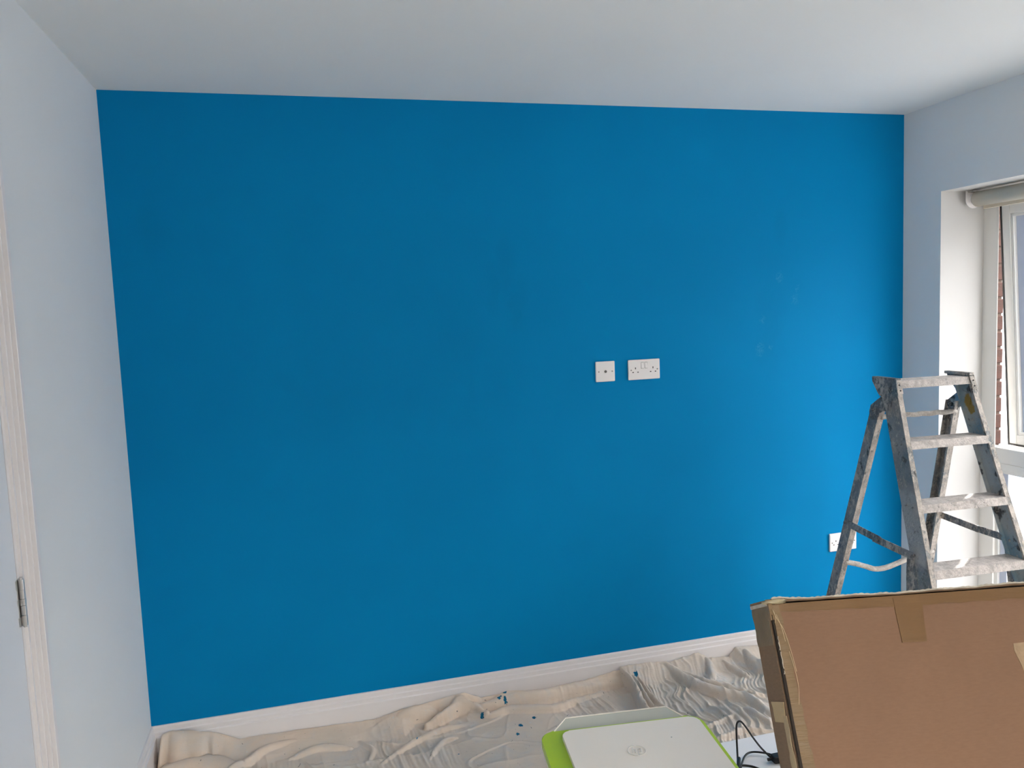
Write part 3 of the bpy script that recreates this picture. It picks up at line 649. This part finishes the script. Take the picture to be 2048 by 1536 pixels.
# embossed logo: oval ring with the two slanted lower-case letters; relief shading put into a darker tone of the lid plastic
def logo():
    g = obj('logo', bmesh.new(), mat('emboss_shaded_plastic', (.66, .64, .60), .45), lid); bm = bmesh.new(); z = .1497; cx, cy = -.002, -.150; n = 40
    for i in range(n):
        a0, a1 = 2*math.pi*i/n, 2*math.pi*(i+1)/n
        if any(math.radians(lo) < (a0+a1)/2 < math.radians(hi) for lo, hi in ((78, 92), (258, 272))): continue
        q = []
        for (a, r) in ((a0, 1), (a1, 1), (a1, .95), (a0, .95)): q.append((cx+.022*r*math.cos(a), cy+.0215*r*math.sin(a)))
        prism(bm, q, 2, z, z+.0019)
    def stroke(p, q_, wd=.0017):
        p, q_ = Vector((p[0]*1.1, p[1]*1.4)), Vector((q_[0]*1.1, q_[1]*1.4)); n_ = Vector((-(q_-p).y, (q_-p).x)).normalized()*wd/2
        prism(bm, [(cx+a.x, cy+a.y) for a in (p+n_, q_+n_, q_-n_, p-n_)], 2, z, z+.0021)
    stroke((-.0105, -.0065), (-.0055, .0125)); stroke((-.0075, .0035), (-.002, .0040)); stroke((-.0015, .0045), (-.0042, -.0065))
    stroke((.0000, -.0140), (.0045, .0045)); stroke((.0042, .0040), (.0105, .0042)); stroke((.0108, .0045), (.0085, -.0060)); stroke((.0088, -.0058), (.0022, -.0060))
    bmesh.ops.recalc_face_normals(bm, faces=bm.faces); bm.to_mesh(g.data); bm.free(); g['label'] = 'embossed round emblem reading hp'
logo()
obj('speck', box((.098, -.112, .1498), (.1015, -.1095, .1508), .0003), M_screw, lid)
# rear paper flap, leaning back and tapering
b = bmesh.new()
A = [(-.175, -.003, .1385), (.170, -.003, .1385), (.134, .028, .1535), (-.138, .028, .1535)]
V = [b.verts.new(a) for a in A]+[b.verts.new((a[0], a[1]+.0015, a[2]-.0025)) for a in A]
for q in ((0, 1, 2, 3), (7, 6, 5, 4), (0, 4, 5, 1), (1, 5, 6, 2), (2, 6, 7, 3), (3, 7, 4, 0)): b.faces.new([V[i] for i in q])
o = obj('rear_paper_flap', b, M_flap, pr); o['label'] = 'pale translucent flap along the back'
for (x0, y0, x1, y1) in ((-.175, -.003, -.138, .028), (-.138, .028, .134, .028), (.134, .028, .170, -.003)):
    zz = lambda yv: .1385+(.1535-.1385)*(yv+.003)/.031
    b = bmesh.new(); tube(b, [(x0, y0, zz(y0)), (x1, y1, zz(y1))], .0016, 8); obj('flap_edge', b, M_printer, o)

# ------------------------------------------------------------------ cable on the table
cb = thing('power_cable', 'tangled black cable looping over the white table beside the printer', 'cable', (1.72, -1.32, .43))
def cpt(x, y, z): return (x-1.72, y+1.32, z)
b = bmesh.new(); tube(b, smooth_pts([cpt(1.640, -1.40, .004), cpt(1.667, -1.352, .006), cpt(1.690, -1.310, .022), cpt(1.700, -1.290, .055), cpt(1.709, -1.276, .085), cpt(1.721, -1.275, .091), cpt(1.732, -1.285, .077), cpt(1.745, -1.300, .052), cpt(1.762, -1.318, .026), cpt(1.785, -1.345, .006), cpt(1.83, -1.36, .004)], 8), .0026, 8)
o = obj('cord', b, M_cable, cb, True)
b = bmesh.new(); tube(b, smooth_pts([cpt(1.655, -1.375, .005), cpt(1.690, -1.330, .007), cpt(1.720, -1.300, .009), cpt(1.745, -1.292, .009), cpt(1.775, -1.305, .008), cpt(1.80, -1.325, .006), cpt(1.86, -1.36, .004)], 8), .0026, 8); obj('cord', b, M_cable, cb, True)
b = bmesh.new(); tube(b, smooth_pts([cpt(1.66, -1.325, .005), cpt(1.69, -1.335, .007), cpt(1.715, -1.35, .006), cpt(1.73, -1.38, .005), cpt(1.74, -1.42, .004)], 8), .0030, 8); obj('cord', b, M_cable, cb, True)
b = bmesh.new(); tube(b, [cpt(1.640, -1.40, .008), cpt(1.660, -1.365, .009), cpt(1.690, -1.316, .016)], .0052, 10); o = obj('cable_sleeve', b, M_cable, cb, True)
b = bmesh.new(); bx(b, cpt(1.775, -1.352, .002), cpt(1.815, -1.328, .020), .003); cyl(b, cpt(1.762, -1.338, .011), cpt(1.777, -1.34, .011), .004); obj('plug', b, M_cable, cb)
nb = obj('paper_sheet', box((-.035, -.05, 0), (.035, .05, .0012)), mat('pale_green_grey_card', (.45, .52, .52), .6)); nb.location = (1.80, -1.42, .4305); nb.rotation_euler = (0, 0, -.5)
nb['label'] = 'pale grey-green card lying by the cable, at the carton edge'; nb['category'] = 'card'

# ------------------------------------------------------------------ big carton leaning on the table
o3 = Vector((1.4889, -1.7686, 1.0588)); rt = Vector((.9919, -.1249, -.0234)).normalized(); up = Vector((.0765, .4399, .8948)); up = (up-rt*up.dot(rt)).normalized(); bk = rt.cross(up)*-1
if bk.y < 0: bk = -bk
TH, BW, BH = .081, .600, 1.165
def card_mat(name, col, gloss=.8, grain=.10, crease=True):
    m = mat(name, col, gloss, spec=.3); k = NB(m)
    mp = k.n('ShaderNodeMapping'); k.L(k.tc, mp.inputs[0]); mp.inputs['Scale'].default_value = (60, 60, 260)
    n = k.noise(1.0, 4, .65, vec=mp.outputs[0]); n2 = k.noise(4.5, 4, .55)
    c = k.mix(k.ramp(n, .3, .7), tuple(x*(1-grain) for x in col), tuple(min(1, x*(1+grain)) for x in col))
    c = k.mix(k.math('MULTIPLY', k.ramp(n2, .45, .7), .25), c, tuple(x*.80 for x in col))
    k.L(c, k.b.inputs['Base Color'])
    mp2 = k.n('ShaderNodeMapping'); k.L(k.tc, mp2.inputs[0]); mp2.inputs['Scale'].default_value = (14, 4, 2.2); mp2.inputs['Rotation'].default_value = (0, .15, 0)
    k.bump(k.math('ADD', k.math('MULTIPLY', n, .05), k.noise(1, 3, vec=mp2.outputs[0])), .5, .006)
    return m
M_card = card_mat('brown_corrugated_card', (.258, .146, .092), grain=.05)
M_cardside = card_mat('brown_card_side', (.23, .150, .095))
def tape_mat(name, col, wr):
    m = mat(name, col, .28, spec=.5); k = NB(m)
    mp = k.n('ShaderNodeMapping'); k.L(k.tc, mp.inputs[0]); mp.inputs['Scale'].default_value = (9, 9, 85)
    n = k.noise(1, 4, .6, vec=mp.outputs[0]); k.L(k.mix(k.ramp(n, .3, .75), col, tuple(x*.93 for x in col)), k.b.inputs['Base Color']); k.bump(n, wr, .004); return m
M_tape = tape_mat('brown_packing_tape', (.215, .118, .052), .35)
M_tapew = tape_mat('wrinkled_brown_tape', (.235, .150, .075), .9)
M_edge = mat('frayed_pale_card_edge', (.56, .50, .42), .85, noise=(60, .2), bump=(120, .8))
M_torn = mat('torn_card_layer', (.40, .28, .18), .9, noise=(50, .15), bump=(200, .5))
ct = thing('cardboard_box', 'large flat brown cardboard carton with packing tape leaning against the low table', 'box', tuple(o3))
ct.rotation_euler = Matrix((rt, bk, up)).transposed().to_euler()
# local: x along the face, y into the thickness, z up (0 = top edge)
def slabgrid(x0, x1, z0, z1, y0, y1, amp, nx=40, nz=60, seed=0):
    """front and back sheets with a gentle bow so the panel is not dead flat"""
    bm = bmesh.new(); F = {}; 
    for i in range(nx+1):
        for j in range(nz+1):
            x = x0+(x1-x0)*i/nx; z = z0+(z1-z0)*j/nz
            e = min(i, nx-i, j, nz-j); k_ = min(1, e/4)
            dy = amp*k_*(math.sin(x*9+seed)*math.cos(z*5+seed*2)+.5*math.sin(x*23+z*11+seed))
            F[i, j, 0] = bm.verts.new((x, y0+dy, z)); F[i, j, 1] = bm.verts.new((x, y1+dy, z))
    for i in range(nx):
        for j in range(nz):
            bm.faces.new((F[i, j, 0], F[i+1, j, 0], F[i+1, j+1, 0], F[i, j+1, 0])); bm.faces.new((F[i, j, 1], F[i, j+1, 1], F[i+1, j+1, 1], F[i+1, j, 1]))
    for j in range(nz):
        for i in (0, nx): bm.faces.new((F[i, j, 0], F[i, j+1, 0], F[i, j+1, 1], F[i, j, 1]))
    for i in range(nx):
        for j in (0, nz): bm.faces.new((F[i, j, 0], F[i+1, j, 0], F[i+1, j, 1], F[i, j, 1]))
    return bm
def cpart(name, bm, m, par=None, label=None, sm=False):
    o = obj(name, bm, m, par or ct, sm)
    if label: o['label'] = label
    return o
fp = cpart('front_panel', slabgrid(.006, BW, -BH, -.0015, 0, .005, .0003), M_card)
cpart('back_panel', slabgrid(.003, BW-.003, -BH+.006, -.004, TH-.005, TH, .0005, 6, 8), M_card)
cpart('side_panel', slabgrid(0, .004, -BH, -.003, .0065, TH-.001, 0, 1, 20), M_cardside, None, 'narrow darker side of the carton')
cpart('side_panel', slabgrid(BW-.004, BW, -BH, -.003, .006, TH-.001, 0, 1, 20), M_cardside)
cpart('bottom_panel', box((.006, .006, -BH), (BW-.006, TH-.006, -BH+.004)), M_card)
# top flap: a thin board lying on the top, its pale front edge wavy and standing a few mm proud
def wavy_strip(x0, x1, n, f):
    bm = bmesh.new(); R = []
    for i in range(n+1):
        x = x0+(x1-x0)*i/n; y0, y1, z0, z1 = f(x); R.append([bm.verts.new(p) for p in ((x, y0, z0), (x, y1, z0), (x, y1, z1), (x, y0, z1))])
    for i in range(n):
        for k_ in range(4): bm.faces.new((R[i][k_], R[i+1][k_], R[i+1][(k_+1) % 4], R[i][(k_+1) % 4]))
    bm.faces.new(R[0]); bm.faces.new(R[-1][::-1]); return bm
def topf(x): 
    w_ = .0012*math.sin(x*13+1)+.0007*math.sin(x*37+1)+.0004*math.sin(x*110)
    return (.004+.002*math.sin(x*17), TH+.002, .0025+w_*.6, .0065+w_+.003*math.exp(-((x-.03)/.02)**2))
tf = cpart('top_flap', wavy_strip(-.001, BW, 120, topf), M_cardside)
def lip(x):
    y0, y1, z0, z1 = topf(x); j = .0010*math.sin(x*310)+.0008*math.sin(x*173+2)
    return (.0015+.002*math.sin(x*17), .006, z1-.0012, z1+.0012+abs(j))
cpart('frayed_edge', wavy_strip(.010, BW, 260, lip), M_edge, tf, 'pale frayed paper edge')
def topl(x): return (-.001+x*0, TH-.002, .001, .0035)
b = bmesh.new(); bx(b, (-.0012, -.0015, -.030), (.0075, .012, .001), .0008); cpart('corner_wrap', b, M_tapew)
b = bmesh.new(); bx(b, (-.0028, .004, -.003), (.004, TH, .0035), .001); cpart('corner_fold', b, M_edge, tf)
# crushed pale tape wad on the corner
b = bmesh.new(); random.seed(9)
bmesh.ops.create_icosphere(b, subdivisions=3, radius=1)
for v in b.verts:
    n_ = 1+.35*math.sin(v.co.x*7+v.co.z*5)*math.cos(v.co.y*6+v.co.x*3); v.co = Vector((.016+v.co.x*.022*n_, .006+v.co.y*.008*n_, .004+v.co.z*.0055*n_))
cpart('crushed_tape', b, tape_mat('crushed_clear_tape', (.50, .42, .27), 1.0), tf, 'crushed yellowish tape on the corner', True)
# tapes on the front
def quad_tape(name, pts, m, y=-.0022, th=.0008, par=None, label=None, sub=24):
    """pts: left edge list and right edge list of (x,z), same length"""
    bm = bmesh.new(); n = len(pts); R = []
    for (xl, zl, xr, zr) in pts:
        R.append([bm.verts.new(p) for p in ((xl, y-th, zl), (xr, y-th, zr), (xr, y, zr), (xl, y, zl))])
    for i in range(n-1):
        for k_ in range(4): bm.faces.new((R[i][k_], R[i+1][k_], R[i+1][(k_+1) % 4], R[i][(k_+1) % 4]))
    bm.faces.new(R[0]); bm.faces.new(R[-1][::-1]); return cpart(name, bm, m, par, label)
def inter(keys, n):
    out = []
    for i in range(n+1):
        t = keys[0][0]+(keys[-1][0]-keys[0][0])*i/n
        for a, c in zip(keys, keys[1:]):
            if (a[0] >= t >= c[0]) or (a[0] <= t <= c[0]):
                s_ = (t-a[0])/(c[0]-a[0]) if c[0] != a[0] else 0; out.append([t]+[a[j]+(c[j]-a[j])*s_ for j in range(1, len(a))]); break
    return out
ks = inter([(.012, -.0005, -.016), (.25, -.0005, -.021), (.60, -.0005, -.023)], 80)
quad_tape('top_tape', [(x, z1+.0008*math.sin(x*90), x, z0) for x, z0, z1 in ks], M_tape, .0004, .0016, None, 'brown tape along the top edge')
quad_tape('centre_tape', [(.259, -.004, .321, -.003), (.2575, -.045, .314, -.045), (.2565, -.0885, .308, -.0900)], M_tape, .0004, .0022, None, 'short brown tape strip at top centre')
ks = inter([(-.002, .006, .020), (-.04, .006, .024), (-.10, .006, .026), (-.18, .006, .026), (-.29, .006, .031), (-1.1, .006, .036)], 220)
quad_tape('edge_tape', [(xl, z, xr+.0012*math.sin(z*160)+.0012*math.sin(z*61+1), z) for z, xl, xr in ks], M_tapew, .0004, .0022, None, 'wrinkled tape down the left edge')
quad_tape('torn_patch', [(.489, -.106, .585, -.104), (.487, -.120, .588, -.12), (.491, -.139, .59, -.14), (.496, -.163, .58, -.17), (.515, -.185, .57, -.19)], M_torn, .0004, .0014, None, 'paler torn patch at the right')
# dark open seam at the left corner and tape on the narrow side
b = bmesh.new()
ks = inter([(-.02, .0008), (-.06, .0030), (-.12, .0045), (-.2, .0040), (-.30, .0045), (-1.1, .003)], 60)
R = []
for z, w_ in ks: R.append([b.verts.new(p) for p in ((.0022, -.0022, z), (.0022+w_, -.0026, z), (.0022+w_, .004, z), (.0022, .004, z))])
for i in range(len(R)-1):
    for k_ in range(4): b.faces.new((R[i][k_], R[i+1][k_], R[i+1][(k_+1) % 4], R[i][(k_+1) % 4]))
cpart('open_seam', b, mat('dark_card_gap', (.035, .026, .02), .95), None, 'dark gap where the corner has split')
random.seed(12)
def side_tape(name, z0, z1, y0, y1, m, label=None, x=-.0007):
    bm = bmesh.new(); R = []; n = 40
    for i in range(n+1):
        z = z0+(z1-z0)*i/n; j = .0015*math.sin(z*120)+.001*math.sin(z*47)
        R.append([bm.verts.new(p) for p in ((x-abs(j)*.5, y0+j, z), (x-abs(j)*.5, y1-j*.6, z), (x+.0008, y1-j*.6, z), (x+.0008, y0+j, z))])
    for i in range(n):
        for k_ in range(4): bm.faces.new((R[i][k_], R[i+1][k_], R[i+1][(k_+1) % 4], R[i][(k_+1) % 4]))
    bm.faces.new(R[0]); bm.faces.new(R[-1][::-1]); return cpart(name, bm, m, None, label)
side_tape('side_tape', -.004, -.075, .008, .079, mat('grey_brown_tape', (.20, .145, .085), .62, noise=(30, .12), bump=(60, .5)), 'greyish tape wrapped over the top of the side')
side_tape('side_tape', -.176, -.212, .012, .062, mat('masking_tape', (.47, .35, .20), .7, bump=(100, .5)), 'pale masking tape patch', -.0015)
side_tape('side_tape', -.20, -.62, .0065, .024, mat('pale_tape_strip', (.42, .31, .18), .5, bump=(100, .5)), 'pale tape strip beside the split corner', -.0018)
# loose clear strands pulled off the tape
random.seed(3)
for pts in ([(.004, -.010), (.010, -.028), (.020, -.050), (.026, -.090), (.029, -.125)], [(.006, -.012), (.008, -.026), (.004, -.036)], [(.022, -.088), (.026, -.120), (.027, -.150), (.0215, -.182)], [(.010, -.02), (.016, -.045), (.018, -.07)]):
    b = bmesh.new(); tube(b, smooth_pts([(x, -.0042-.001*random.random(), z) for x, z in pts], 4), .00038, 6); cpart('tape_strand', b, M_tube)
# white scuffs on the split corner
for (z0, z1) in ((-.060, -.085), (-.088, -.118), (-.122, -.128)):
    b = bmesh.new(); tube(b, [(.0055+.0006*math.sin(z*900), -.0034, z) for z in [z0+(z1-z0)*i/6 for i in range(7)]], .0008, 6, .6); cpart('torn_fibres', b, M_edge)
